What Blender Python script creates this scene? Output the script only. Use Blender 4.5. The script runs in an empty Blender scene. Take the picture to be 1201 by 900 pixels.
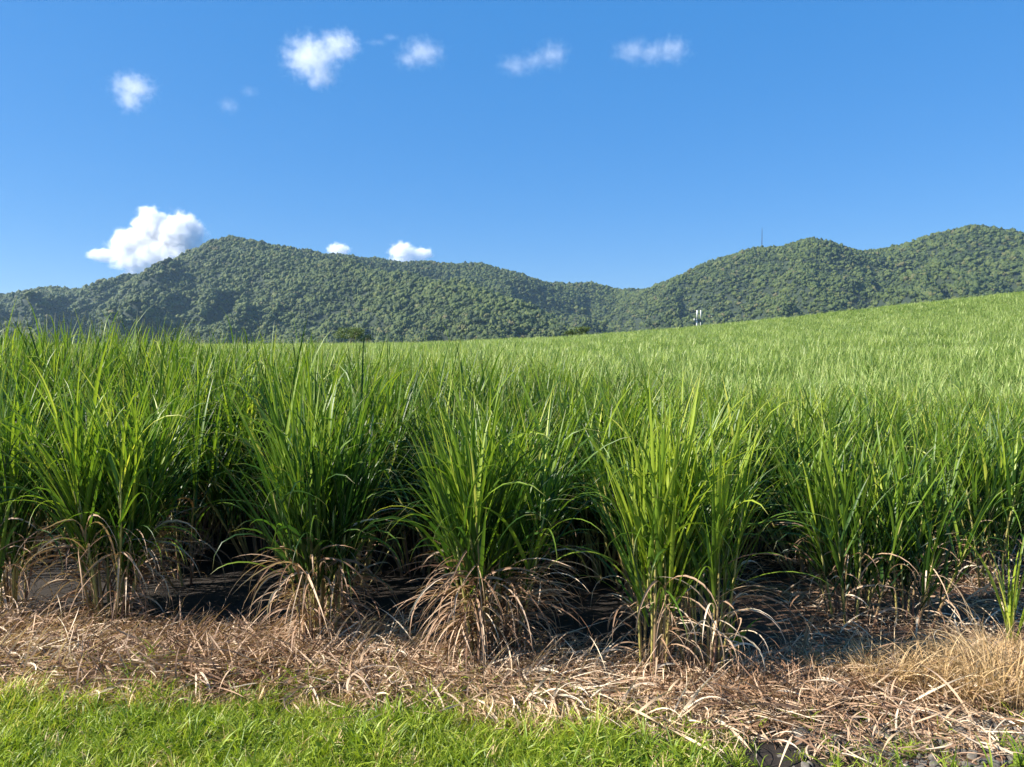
import bpy, math, random
import numpy as np
from mathutils import Vector, Matrix, Euler

rng = np.random.default_rng(7)
import time; _t0 = time.time()
random.seed(7)
scene = bpy.context.scene
COL = scene.collection

# ------------------------------------------------------------------ camera
EYE = 3.1
F_PX = 900.0
PITCH = math.atan(50 / 900.0)
cam_d = bpy.data.cameras.new("camera")
cam = bpy.data.objects.new("camera", cam_d)
COL.objects.link(cam)
cam.location = (0, 0, EYE)
cam.rotation_euler = (math.pi / 2 - PITCH, 0, 0)
cam_d.sensor_width = 36
cam_d.lens = 36 * F_PX / 1201
cam_d.clip_start = 0.1
cam_d.clip_end = 40000
scene.camera = cam


def at(px, py, D):
    """world point on the ray through photo pixel (px,py) at forward distance y = D"""
    x, yv = (px - 600.5) / F_PX, (450 - py) / F_PX
    c, s = math.cos(PITCH), math.sin(PITCH)
    dy = c + yv * s
    dz = -s + yv * c
    k = D / dy
    return np.array([x * k, D, EYE + dz * k])


# ------------------------------------------------------------------ noise
def _hash(ix, iy, seed):
    h = (ix.astype(np.int64) * 374761393 + iy.astype(np.int64) * 668265263 + seed * 982451653) & 0xFFFFFFFF
    h = ((h ^ (h >> 13)) * 1274126177) & 0xFFFFFFFF
    return ((h ^ (h >> 16)) & 0xFFFF) / 65535.0


def vnoise(x, y, seed=0):
    x = np.asarray(x, float); y = np.asarray(y, float)
    ix, iy = np.floor(x), np.floor(y)
    fx, fy = x - ix, y - iy
    u, v = fx * fx * (3 - 2 * fx), fy * fy * (3 - 2 * fy)
    a = _hash(ix, iy, seed); b = _hash(ix + 1, iy, seed)
    c = _hash(ix, iy + 1, seed); d = _hash(ix + 1, iy + 1, seed)
    return (a * (1 - u) + b * u) * (1 - v) + (c * (1 - u) + d * u) * v


def fbm(x, y, seed=0, octs=4):
    t, a, n = 0, 0.5, 0
    for k in range(octs):
        t = t + a * vnoise(np.asarray(x) * 2 ** k + 13.7 * k, np.asarray(y) * 2 ** k - 7.1 * k, seed + k)
        n += a; a *= .5
    return t / n - 0.5


def S(t):
    t = np.clip(t, 0, 1)
    return t * t * (3 - 2 * t)


# ------------------------------------------------------------------ ground
def softplus(t):
    return np.log1p(np.exp(np.clip(t, -30, 30)))


CREST = 180.0


def edge_y(x):
    """y of the front edge of the cane, from the row ends seen in the photo"""
    xs = np.array([-30, -8, -6.4, -4.9, -2.25, -0.3, 1.6, 2.8, 4.2, 8.0, 30])
    ys = np.array([14, 9.0, 8.6, 8.25, 7.8, 7.5, 7.0, 7.9, 8.5, 9.2, 14])
    return np.interp(x, xs, ys)


def litter_front(x):
    xs = np.array([-30, -5, -2, 0, 1.5, 3.0, 30])
    ys = np.array([7.0, 6.8, 6.45, 6.1, 5.9, 6.3, 6.4])
    return np.interp(x, xs, ys)


def litter_back(x):
    xs = np.array([-30, -5, -2.2, -0.3, 1.0, 2.2, 3.2, 5, 30])
    ys = np.array([8.0, 7.8, 7.4, 7.1, 6.85, 6.75, 6.7, 6.9, 7.0])
    return np.interp(x, xs, ys)


def gz(x, y):
    x = np.asarray(x, float); y = np.asarray(y, float)
    dip = -0.5 * S((x - 0.5) / 6) * S((y - 9.5) / 10) * (1 - S((y - 45) / 60))
    dipl = -0.25 * S((-x - 2) / 20) * S((y - 12) / 30)
    rise = 2.47 * softplus((x - 8) / 22)
    yy = np.clip(y, 0, None)
    prof = np.minimum(yy / CREST, 1.0) ** 1.05
    prof = prof * (1 - S((yy - CREST) / 260))
    back = -9 * S((yy - CREST - 5) / 160)
    r = np.hypot(x, y)
    z = dip + dipl + rise * prof + back
    und = fbm(x / 30, y / 30, 3) * 0.5 * S((r - 20) / 40)
    und = und + fbm(x / 400, y / 400, 9) * 8 * S((r - 400) / 800)
    z = z + und
    near = 1 - S((r - 25) / 20)
    lit = S((y - litter_front(x) + .1) / 0.5) * (1 - S((y - litter_back(x) + .1) / 0.6))
    z = z + near * (fbm(x * 1.3, y * 1.3, 21) * 0.10 + fbm(x * 5, y * 5, 25) * 0.03 + lit * (0.02 + 0.09 * (fbm(x * 0.9, y * 1.5, 31) + .35)))
    return z


def link_mesh(name, verts, faces, mats=(), smooth=False, parent=None, link=True, attrs=None):
    me = bpy.data.meshes.new(name)
    verts = np.asarray(verts, np.float32)
    me.vertices.add(len(verts))
    me.vertices.foreach_set("co", verts.ravel())
    if isinstance(faces, np.ndarray):
        k = faces.shape[1]
        me.loops.add(faces.size)
        me.loops.foreach_set("vertex_index", faces.ravel().astype(np.int32))
        me.polygons.add(len(faces))
        me.polygons.foreach_set("loop_start", (np.arange(len(faces)) * k).astype(np.int32))
        me.polygons.foreach_set("loop_total", np.full(len(faces), k, np.int32))
    elif len(faces):
        n = [len(f) for f in faces]
        me.loops.add(sum(n))
        me.loops.foreach_set("vertex_index", np.concatenate([np.asarray(f) for f in faces]).astype(np.int32))
        me.polygons.add(len(faces))
        me.polygons.foreach_set("loop_start", np.concatenate([[0], np.cumsum(n)[:-1]]).astype(np.int32))
        me.polygons.foreach_set("loop_total", np.asarray(n, np.int32))
    if attrs:
        for k, v in attrs.items():
            v = np.asarray(v, np.float32)
            if v.ndim == 2:
                a = me.attributes.new(k, 'FLOAT_VECTOR', 'POINT'); a.data.foreach_set("vector", v.ravel())
            else:
                a = me.attributes.new(k, 'FLOAT', 'POINT'); a.data.foreach_set("value", v)
    me.update(calc_edges=True)
    if smooth and len(me.polygons):
        me.polygons.foreach_set("use_smooth", np.ones(len(me.polygons), bool))
    for m in (mats if isinstance(mats, (list, tuple)) else [mats]):
        me.materials.append(m)
    o = bpy.data.objects.new(name, me)
    if link:
        COL.objects.link(o)
    if parent is not None:
        o.parent = parent
    return o


def tag(o, label=None, cat=None, group=None, kind=None):
    if label: o["label"] = label
    if cat: o["category"] = cat
    if group: o["group"] = group
    if kind: o["kind"] = kind
    return o


def empty(name, loc, rz=0.0):
    o = bpy.data.objects.new(name, None)
    o.empty_display_size = 0.3
    COL.objects.link(o)
    o.location = loc
    o.rotation_euler = (0, 0, rz)
    return o


# ------------------------------------------------------------------ materials
class NT:
    def __init__(s, name):
        s.m = bpy.data.materials.new(name)
        s.m.use_nodes = True
        s.t = s.m.node_tree
        s.t.nodes.clear()
        s.out = s.t.nodes.new("ShaderNodeOutputMaterial")

    def n(s, typ, **kw):
        nd = s.t.nodes.new(typ)
        for k, v in kw.items():
            if hasattr(nd, k) and k not in nd.inputs:
                setattr(nd, k, v)
            else:
                nd.inputs[k].default_value = v
        return nd

    def l(s, a, b):
        s.t.links.new(a, b)

    def math(s, op, a, b=None, clamp=False):
        nd = s.t.nodes.new("ShaderNodeMath"); nd.operation = op; nd.use_clamp = clamp
        for i, v in enumerate((a, b)):
            if v is None: continue
            if isinstance(v, (int, float)): nd.inputs[i].default_value = v
            else: s.l(v, nd.inputs[i])
        return nd.outputs[0]

    def ramp(s, fac, stops):
        r = s.t.nodes.new("ShaderNodeValToRGB")
        e = r.color_ramp.elements
        while len(e) < len(stops): e.new(0.5)
        for i, (p, c) in enumerate(stops):
            e[i].position = p; e[i].color = (*c, 1)
        s.l(fac, r.inputs[0])
        return r.outputs[0]

    def mix(s, fac, a, b, blend='MIX'):
        nd = s.t.nodes.new("ShaderNodeMix"); nd.data_type = 'RGBA'; nd.blend_type = blend
        for sock, v in ((nd.inputs[0], fac), (nd.inputs[6], a), (nd.inputs[7], b)):
            if isinstance(v, (int, float)): sock.default_value = v
            elif isinstance(v, tuple): sock.default_value = (*v, 1)
            else: s.l(v, sock)
        return nd.outputs[2]

    def noise(s, vec, scale, detail=3, rough=.5, dist=0):
        nd = s.n("ShaderNodeTexNoise")
        nd.inputs["Scale"].default_value = scale; nd.inputs["Detail"].default_value = detail
        nd.inputs["Roughness"].default_value = rough; nd.inputs["Distortion"].default_value = dist
        if vec is not None: s.l(vec, nd.inputs["Vector"])
        return nd.outputs["Fac"]


def leaf_material(name, stops, transl=0.35, rough=0.40, spec=0.35, tip=(0.30, 0.24, 0.10), tipamt=0.8, objrand=0.25):
    N = NT(name)
    tone = N.n("ShaderNodeAttribute", attribute_name="tone").outputs["Fac"]
    ln = N.n("ShaderNodeAttribute", attribute_name="len").outputs["Fac"]
    oi = N.n("ShaderNodeObjectInfo").outputs["Random"]
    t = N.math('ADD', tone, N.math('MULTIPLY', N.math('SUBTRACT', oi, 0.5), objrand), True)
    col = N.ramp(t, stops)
    tf = N.math('MULTIPLY', N.math('MULTIPLY', N.math('SUBTRACT', ln, 0.86), 6.0, True), tipamt, True)
    col = N.mix(tf, col, tip)
    p = N.n("ShaderNodeBsdfPrincipled")
    N.l(col, p.inputs["Base Color"])
    p.inputs["Roughness"].default_value = rough
    p.inputs["Specular IOR Level"].default_value = spec
    tr = N.n("ShaderNodeBsdfTranslucent")
    tcol = N.mix(0.5, col, (0.95, 1.0, 0.28), 'MULTIPLY')
    tb = N.mix(1.0, tcol, (1.5, 1.5, 1.2), 'MULTIPLY')
    N.l(tb, tr.inputs["Color"])
    mx = N.n("ShaderNodeMixShader"); mx.inputs[0].default_value = transl
    N.l(p.outputs[0], mx.inputs[1]); N.l(tr.outputs[0], mx.inputs[2])
    N.l(mx.outputs[0], N.out.inputs["Surface"])
    return N.m


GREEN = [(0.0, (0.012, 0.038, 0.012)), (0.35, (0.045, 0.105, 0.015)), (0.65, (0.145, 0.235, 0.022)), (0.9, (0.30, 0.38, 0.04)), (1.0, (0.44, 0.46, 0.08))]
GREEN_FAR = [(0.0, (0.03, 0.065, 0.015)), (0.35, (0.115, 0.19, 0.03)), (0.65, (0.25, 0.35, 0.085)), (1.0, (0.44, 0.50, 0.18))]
M_LEAF = leaf_material("cane_leaf_green", GREEN)
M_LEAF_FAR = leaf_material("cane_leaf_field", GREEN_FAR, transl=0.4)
M_DRY = leaf_material("dry_leaf_straw", [(0, (0.10, 0.05, 0.03)), (0.35, (0.27, 0.16, 0.095)), (0.65, (0.52, 0.37, 0.25)), (1, (0.76, 0.64, 0.48))],
                      transl=0.15, rough=.55, spec=.3, tip=(.3, .2, .12), tipamt=.3)
M_GOLD = leaf_material("dry_grass_gold", [(0, (0.22, 0.12, 0.055)), (0.4, (0.44, 0.29, 0.14)), (1, (0.70, 0.53, 0.31))],
                       transl=0.2, rough=.55, spec=.3, tip=(.4, .28, .14), tipamt=.3)
M_GRASS = leaf_material("verge_grass_blade", [(0, (0.05, 0.10, 0.012)), (0.4, (0.18, 0.27, 0.024)), (0.75, (0.34, 0.41, 0.04)), (1.0, (0.48, 0.43, 0.14))],
                        transl=0.35, rough=.45, spec=.4, tipamt=.3)
M_STALK = leaf_material("cane_stalk_skin", [(0, (0.09, 0.05, 0.04)), (0.3, (0.22, 0.13, 0.09)), (0.6, (0.30, 0.27, 0.08)), (1, (0.42, 0.42, 0.16))],
                        transl=0.0, rough=.4, tipamt=0, objrand=.15)


def ground_material():
    N = NT("ground_soil")
    g = N.n("ShaderNodeNewGeometry")
    pos = g.outputs["Position"]
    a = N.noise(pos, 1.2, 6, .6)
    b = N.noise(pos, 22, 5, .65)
    soil = N.ramp(b, [(0.3, (0.008, 0.0055, 0.004)), (0.55, (0.018, 0.012, 0.008)), (0.75, (0.05, 0.032, 0.02))])  # near-black soil: the shade of the furrows is put into the colour
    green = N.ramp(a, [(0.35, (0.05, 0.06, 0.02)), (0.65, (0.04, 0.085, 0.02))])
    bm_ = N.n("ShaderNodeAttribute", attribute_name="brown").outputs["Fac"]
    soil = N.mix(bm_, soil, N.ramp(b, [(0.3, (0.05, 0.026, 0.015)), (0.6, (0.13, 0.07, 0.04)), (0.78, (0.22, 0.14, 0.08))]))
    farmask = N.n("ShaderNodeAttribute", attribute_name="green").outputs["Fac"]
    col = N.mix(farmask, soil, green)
    p = N.n("ShaderNodeBsdfPrincipled"); N.l(col, p.inputs["Base Color"]); p.inputs["Roughness"].default_value = .9
    bp = N.n("ShaderNodeBump"); bp.inputs["Strength"].default_value = .6; bp.inputs["Distance"].default_value = .03
    N.l(b, bp.inputs["Height"]); N.l(bp.outputs[0], p.inputs["Normal"])
    N.l(p.outputs[0], N.out.inputs["Surface"])
    return N.m


def plain(name, c, rough=.5, metal=0.0, noise=0.0, nscale=5):
    N = NT(name)
    p = N.n("ShaderNodeBsdfPrincipled")
    p.inputs["Roughness"].default_value = rough; p.inputs["Metallic"].default_value = metal
    if noise:
        tc = N.n("ShaderNodeTexCoord").outputs["Object"]
        f = N.noise(tc, nscale, 5, .6)
        lo = tuple(v * (1 - noise) for v in c); hi = tuple(min(1, v * (1 + noise)) for v in c)
        N.l(N.ramp(f, [(.3, lo), (.7, hi)]), p.inputs["Base Color"])
    else:
        p.inputs["Base Color"].default_value = (*c, 1)
    N.l(p.outputs[0], N.out.inputs["Surface"])
    return N.m


# ground sheet (polar)
rr = np.concatenate([[0.0], np.geomspace(1.5, 6100, 420)])
ang = np.concatenate([np.arange(-60, 60, 0.6), np.arange(60, 300, 4.0)]) * math.pi / 180
R_, A_ = np.meshgrid(rr[1:], ang, indexing='ij')
X_, Y_ = R_ * np.sin(A_), R_ * np.cos(A_)
V = np.stack([X_, Y_, gz(X_, Y_)], -1).reshape(-1, 3)
nr, na = R_.shape
V = np.vstack([V, [[0, 0, float(gz(0, 0))]]])
i, j = np.meshgrid(np.arange(nr - 1), np.arange(na), indexing='ij')
q = np.stack([i * na + j, i * na + (j + 1) % na, (i + 1) * na + (j + 1) % na, (i + 1) * na + j], -1).reshape(-1, 4)[:, ::-1]
fan = [(len(V) - 1, (k + 1) % na, k) for k in range(na)]
gf = [tuple(f) for f in q] + fan
gm = np.clip(S((V[:, 1] - 195) / 30) + S((litter_front(V[:, 0]) - V[:, 1]) / .3) * (1 - S((V[:, 0] - .5) / .6)), 0, 1)
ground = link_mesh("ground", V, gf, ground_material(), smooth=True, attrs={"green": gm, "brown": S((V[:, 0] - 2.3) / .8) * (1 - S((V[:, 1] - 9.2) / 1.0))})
tag(ground, kind="structure")


# ------------------------------------------------------------------ ribbons (blades)
def ribbons(base, az, th0, B, p, L, W, tone, nseg=7, across=2, fold=0.18, tw0=None, tw1=None, sway=None, wprof='cane'):
    """vectorised curved blades. Returns verts, quads, attrs."""
    n = len(az)
    s = np.linspace(0, 1, nseg + 1)
    th = th0[:, None] + B[:, None] * s[None, :] ** p[:, None]
    th = np.minimum(th, math.radians(176))
    thm = 0.5 * (th[:, 1:] + th[:, :-1])
    ds = L[:, None] / nseg
    r = np.concatenate([np.zeros((n, 1)), np.cumsum(np.sin(thm) * ds, 1)], 1)
    z = np.concatenate([np.zeros((n, 1)), np.cumsum(np.cos(thm) * ds, 1)], 1)
    if sway is None: sway = rng.normal(0, .12, n)
    azs = az[:, None] + sway[:, None] * s[None, :] * 1.5
    dx = np.concatenate([np.zeros((n, 1)), np.cumsum(np.sin(thm) * ds * np.cos(0.5 * (azs[:, 1:] + azs[:, :-1])), 1)], 1)
    dy = np.concatenate([np.zeros((n, 1)), np.cumsum(np.sin(thm) * ds * np.sin(0.5 * (azs[:, 1:] + azs[:, :-1])), 1)], 1)
    C = np.stack([dx, dy, z], -1) + base[:, None, :]
    T = np.stack([np.sin(th) * np.cos(azs), np.sin(th) * np.sin(azs), np.cos(th)], -1)
    Nn = np.stack([-np.cos(th) * np.cos(azs), -np.cos(th) * np.sin(azs), np.sin(th)], -1)
    Bn = np.cross(T, Nn)
    if tw0 is None: tw0 = rng.normal(0, .35, n)
    if tw1 is None: tw1 = rng.normal(0, .7, n)
    tw = (tw0[:, None] + tw1[:, None] * s[None, :])[..., None]
    U = Bn * np.cos(tw) + Nn * np.sin(tw)
    Q = -Bn * np.sin(tw) + Nn * np.cos(tw)
    if wprof == 'cane':
        wp = np.minimum(0.45 + s * 3.2, 1.0) * np.clip(1 - s ** 2.6, 0.02, 1)
    else:
        wp = np.minimum(0.6 + s * 3, 1.0) * np.clip(1 - s ** 1.8, 0.03, 1)
    hw = 0.5 * W[:, None, None] * wp[None, :, None]
    if across == 2:
        Vv = np.stack([C - U * hw, C - Q * hw * fold * 2, C + U * hw], 2)
    else:
        Vv = np.stack([C - U * hw, C + U * hw], 2)
    k = across + 1
    Vf = Vv.reshape(-1, 3)
    bi = (np.arange(n) * (nseg + 1) * k)[:, None, None]
    si = (np.arange(nseg) * k)[None, :, None]
    ai = np.arange(across)[None, None, :]
    a0 = bi + si + ai
    F = np.stack([a0, a0 + 1, a0 + 1 + k, a0 + k], -1).reshape(-1, 4)
    tn = np.repeat(tone, (nseg + 1) * k)
    ln = np.tile(np.repeat(s, k), n)
    return Vf, F, {"tone": tn, "len": ln}


def merge(parts):
    Vs, Fs, At = [], [], {}
    off = 0
    for v, f, a in parts:
        Vs.append(v); Fs.append(f + off); off += len(v)
        for k, x in a.items(): At.setdefault(k, []).append(x)
    return np.vstack(Vs), np.vstack(Fs), {k: np.concatenate(x) for k, x in At.items()}


def U(a, b, n): return rng.uniform(a, b, n)


def tube(p0, p1, r0, r1, nseg=8, sides=6, bend=(0, 0), nodes=True, tone0=.3, tone1=.8):
    p0, p1 = np.array(p0, float), np.array(p1, float)
    s = np.linspace(0, 1, nseg + 1)
    C = p0 + (p1 - p0) * s[:, None]
    C[:, 0] += bend[0] * np.sin(s * math.pi); C[:, 1] += bend[1] * np.sin(s * math.pi)
    r = r0 + (r1 - r0) * s
    if nodes: r = r * (1 + 0.18 * (np.arange(nseg + 1) % 2))
    a = np.arange(sides) / sides * 2 * math.pi
    ring = np.stack([np.cos(a), np.sin(a), np.zeros(sides)], -1)
    Vv = (C[:, None, :] + ring[None] * r[:, None, None]).reshape(-1, 3)
    i, j = np.meshgrid(np.arange(nseg), np.arange(sides), indexing='ij')
    F = np.stack([i * sides + j, i * sides + (j + 1) % sides, (i + 1) * sides + (j + 1) % sides, (i + 1) * sides + j], -1).reshape(-1, 4)
    tn = np.repeat(tone0 + (tone1 - tone0) * s, sides) + np.tile(rng.normal(0, .04, sides), nseg + 1)
    return Vv, F, {"tone": np.clip(tn, 0, 1), "len": np.repeat(s * .5, sides)}


def stool_parts(H=2.9, nst=14, spread=0.28, fan=0.25, nleaf=9, dry=70, nseg=8, across=2, W=.032, depth=1.0, bright=0.0,
                green_low=0.35, stalks=True):
    """one sugarcane stool: stalks, green leaves, dry leaves (local coordinates, base at 0)"""
    phi = U(0, 2 * math.pi, nst)
    rad = spread * np.sqrt(U(0.02, 1, nst))
    bx, by = rad * np.cos(phi), rad * np.sin(phi) * depth
    lean = U(0.2, 1.0, nst) * fan * (0.35 + rad / spread)
    Ls = H * U(0.44, 0.64, nst)
    tx, ty = bx + np.cos(phi) * np.sin(lean) * Ls, by + np.sin(phi) * np.sin(lean) * Ls * depth
    tz = np.cos(lean) * Ls
    st = []
    if stalks:
        for k in range(nst):
            st.append(tube((bx[k], by[k], -.08), (tx[k], ty[k], tz[k]), U(.011, .016, 1)[0], .008, 8, 6,
                           (rng.normal(0, .02), rng.normal(0, .02)), True, U(.15, .5, 1)[0], U(.6, 1, 1)[0]))
    n = nst * nleaf
    kk = np.repeat(np.arange(nst), nleaf)
    t = np.tile(np.linspace(green_low, 1, nleaf), nst) + rng.normal(0, .03, n)
    t = np.clip(t, .1, 1)
    base = np.stack([bx[kk] + (tx - bx)[kk] * t, by[kk] + (ty - by)[kk] * t, tz[kk] * t], -1)
    plane = U(0, math.pi, nst)[kk]
    az = plane + math.pi * (np.tile(np.arange(nleaf), nst) % 2) + rng.normal(0, .45, n)
    # pull azimuth a bit outwards
    az = np.where(rng.random(n) < .35, phi[kk] + rng.normal(0, .5, n), az)
    up = np.clip((t - green_low) / (1 - green_low), 0, 1)
    th0 = np.radians(3 + 17 * (1 - up) + np.abs(rng.normal(0, 5, n))) + lean[kk] * .5
    L = H * U(.36, .60, n) * (1 - .12 * up)
    droop = rng.random(n)
    B = np.where(droop < .52, U(.1, .45, n), np.where(droop < .84, U(.6, 1.5, n), U(1.9, 3.0, n))) * (1.2 - .6 * up)
    p = U(2.0, 4.2, n)
    tone = np.clip(.10 + .56 * up + rng.normal(0, .15, n) + bright + (rng.random(n) < .06) * .3, 0.02, .98)  # older lower leaves darker; shade low in the cane deepened in the tone
    green = ribbons(base, az, th0, B, p, L, W * U(.55, 1.2, n), tone, nseg, across)
    if stalks and nseg >= 9:      # a few long thin leaves arching low over the dry skirt
        m = max(6, nst)
        kk = rng.integers(0, nst, m); t = U(.35, .8, m)
        b2 = np.stack([bx[kk] + (tx - bx)[kk] * t, by[kk] + (ty - by)[kk] * t, tz[kk] * t], -1)
        arch = ribbons(b2, phi[kk] + rng.normal(0, .6, m), np.radians(U(15, 45, m)), U(1.5, 2.4, m), U(1.3, 2.4, m), H * U(.32, .52, m), W * U(.45, .8, m),
                       np.clip(rng.normal(.62, .15, m), 0, 1), 11, across, sway=rng.normal(0, .3, m))
        green = merge([green, arch])
    dryp = None
    if dry:
        m = int(dry * 1.25)
        kk = rng.integers(0, nst, m)
        t = U(.05, .62, m)
        base = np.stack([bx[kk] + (tx - bx)[kk] * t, by[kk] + (ty - by)[kk] * t, tz[kk] * t], -1)
        az = phi[kk] + rng.normal(0, .8, m)
        th0 = np.radians(U(8, 62, m)); B = U(1.3, 2.9, m); p = U(.6, 1.4, m)
        L = U(.4, 1.15, m) * H / 2.9
        # keep blades from sinking far below the soil
        L = np.minimum(L, .3 + base[:, 2] * 1.1)
        tone = np.clip(rng.normal(.50, .2, m), 0, 1)
        dryp = ribbons(base, az, th0, B, p, L, W * .62 * U(.4, 1.2, m), tone, nseg, across, fold=.3, tw1=rng.normal(0, 1.6, m), sway=rng.normal(0, .4, m))
    return st, green, dryp


# ------------------------------------------------------------------ individual stools
front_stools = []


def build_front(px, py, H, label, nst=14, spread=.3, fan=.25, nleaf=10, dry=110, W=.036, bright=0, depth=1.0, rz=0, dist=None, stalk_parts=10, lean=(0, 0), green_low=.3):
    D = dist
    if D is None:   # ground distance for base pixel
        D = EYE * F_PX / (py - 400.0)
        for _ in range(4):
            a = at(px, py, D); h = float(gz(a[0], D)) ; D = (EYE - h) * F_PX / (py - 400.0)
    x = at(px, py, D)[0]
    z = float(gz(x, D))
    root = empty("sugarcane_stool", (x, D, z - .02), rz)
    root.rotation_euler = (lean[1], lean[0], rz)
    tag(root, label, "sugarcane plant", "sugarcane stools at the edge of the field")
    H = H * 1.01
    nleaf += 4
    st, gr, dr = stool_parts(H, nst, spread, fan, nleaf, dry, 9, 2, W, depth, bright, green_low)
    for k in range(min(stalk_parts, len(st))):
        link_mesh("stalk", *st[k][:2], M_STALK, True, root, attrs=st[k][2])
    if len(st) > stalk_parts:
        v, f, a = merge(st[stalk_parts:])
        link_mesh("inner_stalks", v, f, M_STALK, True, root, attrs=a)
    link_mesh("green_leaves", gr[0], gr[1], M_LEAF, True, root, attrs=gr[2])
    if dr is not None:
        link_mesh("dry_leaves", dr[0], dr[1], M_DRY, True, root, attrs=dr[2])
    front_stools.append((x, D))
    return root


build_front(8, 732, 2.85, "leftmost tall green cane clump at the field edge", 20, .24, .24, 11, 150, green_low=.40)
build_front(128, 740, 2.9, "tall cane clump left of the first dark gap, with pale lit stems above dead leaves", 24, .17, .24, 12, 230, bright=.08, green_low=.40)
build_front(222, 710, 2.7, "dark shaded cane clump set back between two lit clumps, dry leaves arching right over it", 6, .2, .35, 9, 60, dist=9.6, green_low=.55)
build_front(372, 762, 2.7, "upright cane clump with brown skirt just right of the widest black gap", 24, .18, .22, 12, 210, bright=.05, green_low=.42)
build_front(572, 778, 2.65, "broad fan-shaped cane clump in the middle with many brown dead leaves at its foot", 28, .22, .30, 12, 400, bright=.03, green_low=.48)
build_front(768, 802, 2.6, "left half of the bright projecting clump nearest the camera", 13, .13, .09, 8, 45, bright=.36, green_low=.45)  # raised leaf tone: sunlight on this clump is put into its colour
build_front(826, 804, 2.55, "right half of the bright projecting clump nearest the camera, with bare lit stalks", 13, .14, .14, 8, 60, bright=.36, green_low=.48)  # same raised tone, sunlight painted into the leaves
build_front(1000, 732, 2.2, "short green clump right of the black hollow, in half shade", 16, .24, .24, 11, 50, bright=.02, green_low=.25)
build_front(1066, 740, 2.25, "short clump with long pale blades arching right above bare brown soil", 14, .20, .34, 9, 50, bright=.04, green_low=.25)
build_front(1165, 706, 2.2, "short green clump set back behind the golden dry grass at the right edge", 16, .3, .28, 10, 50, dist=9.5, green_low=.25)


def small_shoot(px, py, label, hts, mat, tone, name="cane_shoot", W=.028, D=None, nl=6, th=(6, 22), Br=(.3, 1.8)):
    D = D or EYE * F_PX / (py - 400.0)
    x = at(px, py, D)[0]
    root = empty(name, (x, D, float(gz(x, D)) - .01))
    tag(root, label, "cane shoot")
    n = nl
    az = U(0, 2 * math.pi, n)
    gr = ribbons(np.stack([U(-.05, .05, n), U(-.05, .05, n), np.zeros(n)], -1), az, np.radians(U(th[0], th[1], n)), U(Br[0], Br[1], n), U(1.5, 2.6, n),
                 hts * U(.6, 1.15, n), W * U(.7, 1.2, n), np.clip(rng.normal(tone, .08, n), 0, 1), 10, 2)
    link_mesh("leaves", gr[0], gr[1], mat, True, root, attrs=gr[2])
    st = tube((0, 0, -.05), (.01, 0, hts * .3), .012, .008)
    link_mesh("stem", st[0], st[1], M_STALK, True, root, attrs=st[2])
    return root


small_shoot(860, 790, "small yellow-green shoot arching over straw beside the projecting clump", .85, M_LEAF, .85, nl=11)
small_shoot(943, 788, "thin dry brown shoot standing in front of the black hollow", .8, M_DRY, .55, nl=7, W=.02)
small_shoot(1186, 770, "bright young shoot with upright blades rising out of the golden grass tuft", 1.35, M_LEAF, .86, nl=12, th=(3, 22), Br=(.1, .9), W=.04)
small_shoot(715, 778, "bleached dry shoot on the straw left of the projecting clump", .5, M_DRY, .7, nl=7, W=.018, th=(30, 70))

# the bleached, broken leaf hanging at the top of the third clump
pt = at(433, 515, 8.7)
bl = ribbons(np.array([[pt[0], pt[1], pt[2] - .2]]), np.array([0.3]), np.array([.06]), np.array([.05]), np.array([1.]), np.array([.62]), np.array([.045]), np.array([1.0]), 8, 2,
             tw0=np.array([1.3]), tw1=np.array([.5]), sway=np.array([0.]))
# joined to its clump as a part
clump = [o for o in COL.objects if o.get("label", "").startswith("upright cane clump")][0]
blo = link_mesh("bleached_leaf", bl[0] - np.array(clump.location), bl[1], M_DRY, True, clump, attrs=bl[2])
blo["label"] = "bleached white dead leaf"

print('t rows', time.time() - _t0)
# ---- row positions
row_x0 = np.concatenate([np.array([-4.9, -2.25, -0.3, 1.6, 3.9, 5.7]), np.arange(7.5, 300, 1.85), -np.arange(7.0, 300, 2.0)])
dirx = 0.10
pts = []
for x0 in row_x0:
    ye = edge_y(x0) + .85
    y = ye + rng.uniform(0, .4)
    while y < 232:
        far = y > 45
        x = x0 + dirx * (y - 8) + rng.normal(0, .14 + .25 * far)
        if abs(x) < 0.86 * y + 6:
            pts.append((x, y))
        y += rng.uniform(.50, .74) if y < 30 else (rng.uniform(.8, 1.25) if y < 60 else rng.uniform(1.0, 1.7))
for x0 in np.concatenate([[-3.6, -1.3, .65, 2.8, 4.8, 6.6], np.arange(8.4, 14, 1.85), -np.arange(5.9, 14, 2.0)]):   # extra stools added between rows to close the furrows and darken the gaps
    y = edge_y(x0) + 2.3
    while y < 15:
        pts.append((x0 + dirx * (y - 8) + rng.normal(0, .15), y)); y += rng.uniform(.55, .8)
pts = np.array(pts)
sc_fan = np.abs(pts[:, 0]) < 0.70 * pts[:, 1] + .6
order = np.argsort(pts[:, 1] + 1e6 * (~sc_fan))
NI = 290
ind = pts[order[:NI]]
rest = pts[order[NI:]]
print("stools individual to y=", ind[:, 1].max(), "rest", len(rest))


def hscale(x, y):
    """crop height relative to 2.75 m: tall on the left, short on the right"""
    b = np.interp(x, [-8, -3, 1, 4, 9], [1.25, 1.10, .96, .84, .80])
    far = np.interp(y, [13, 45], [0, 1])
    return b * (1 - far) + far * np.interp(x, [-30, 0, 30], [.92, .90, .86])


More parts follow.
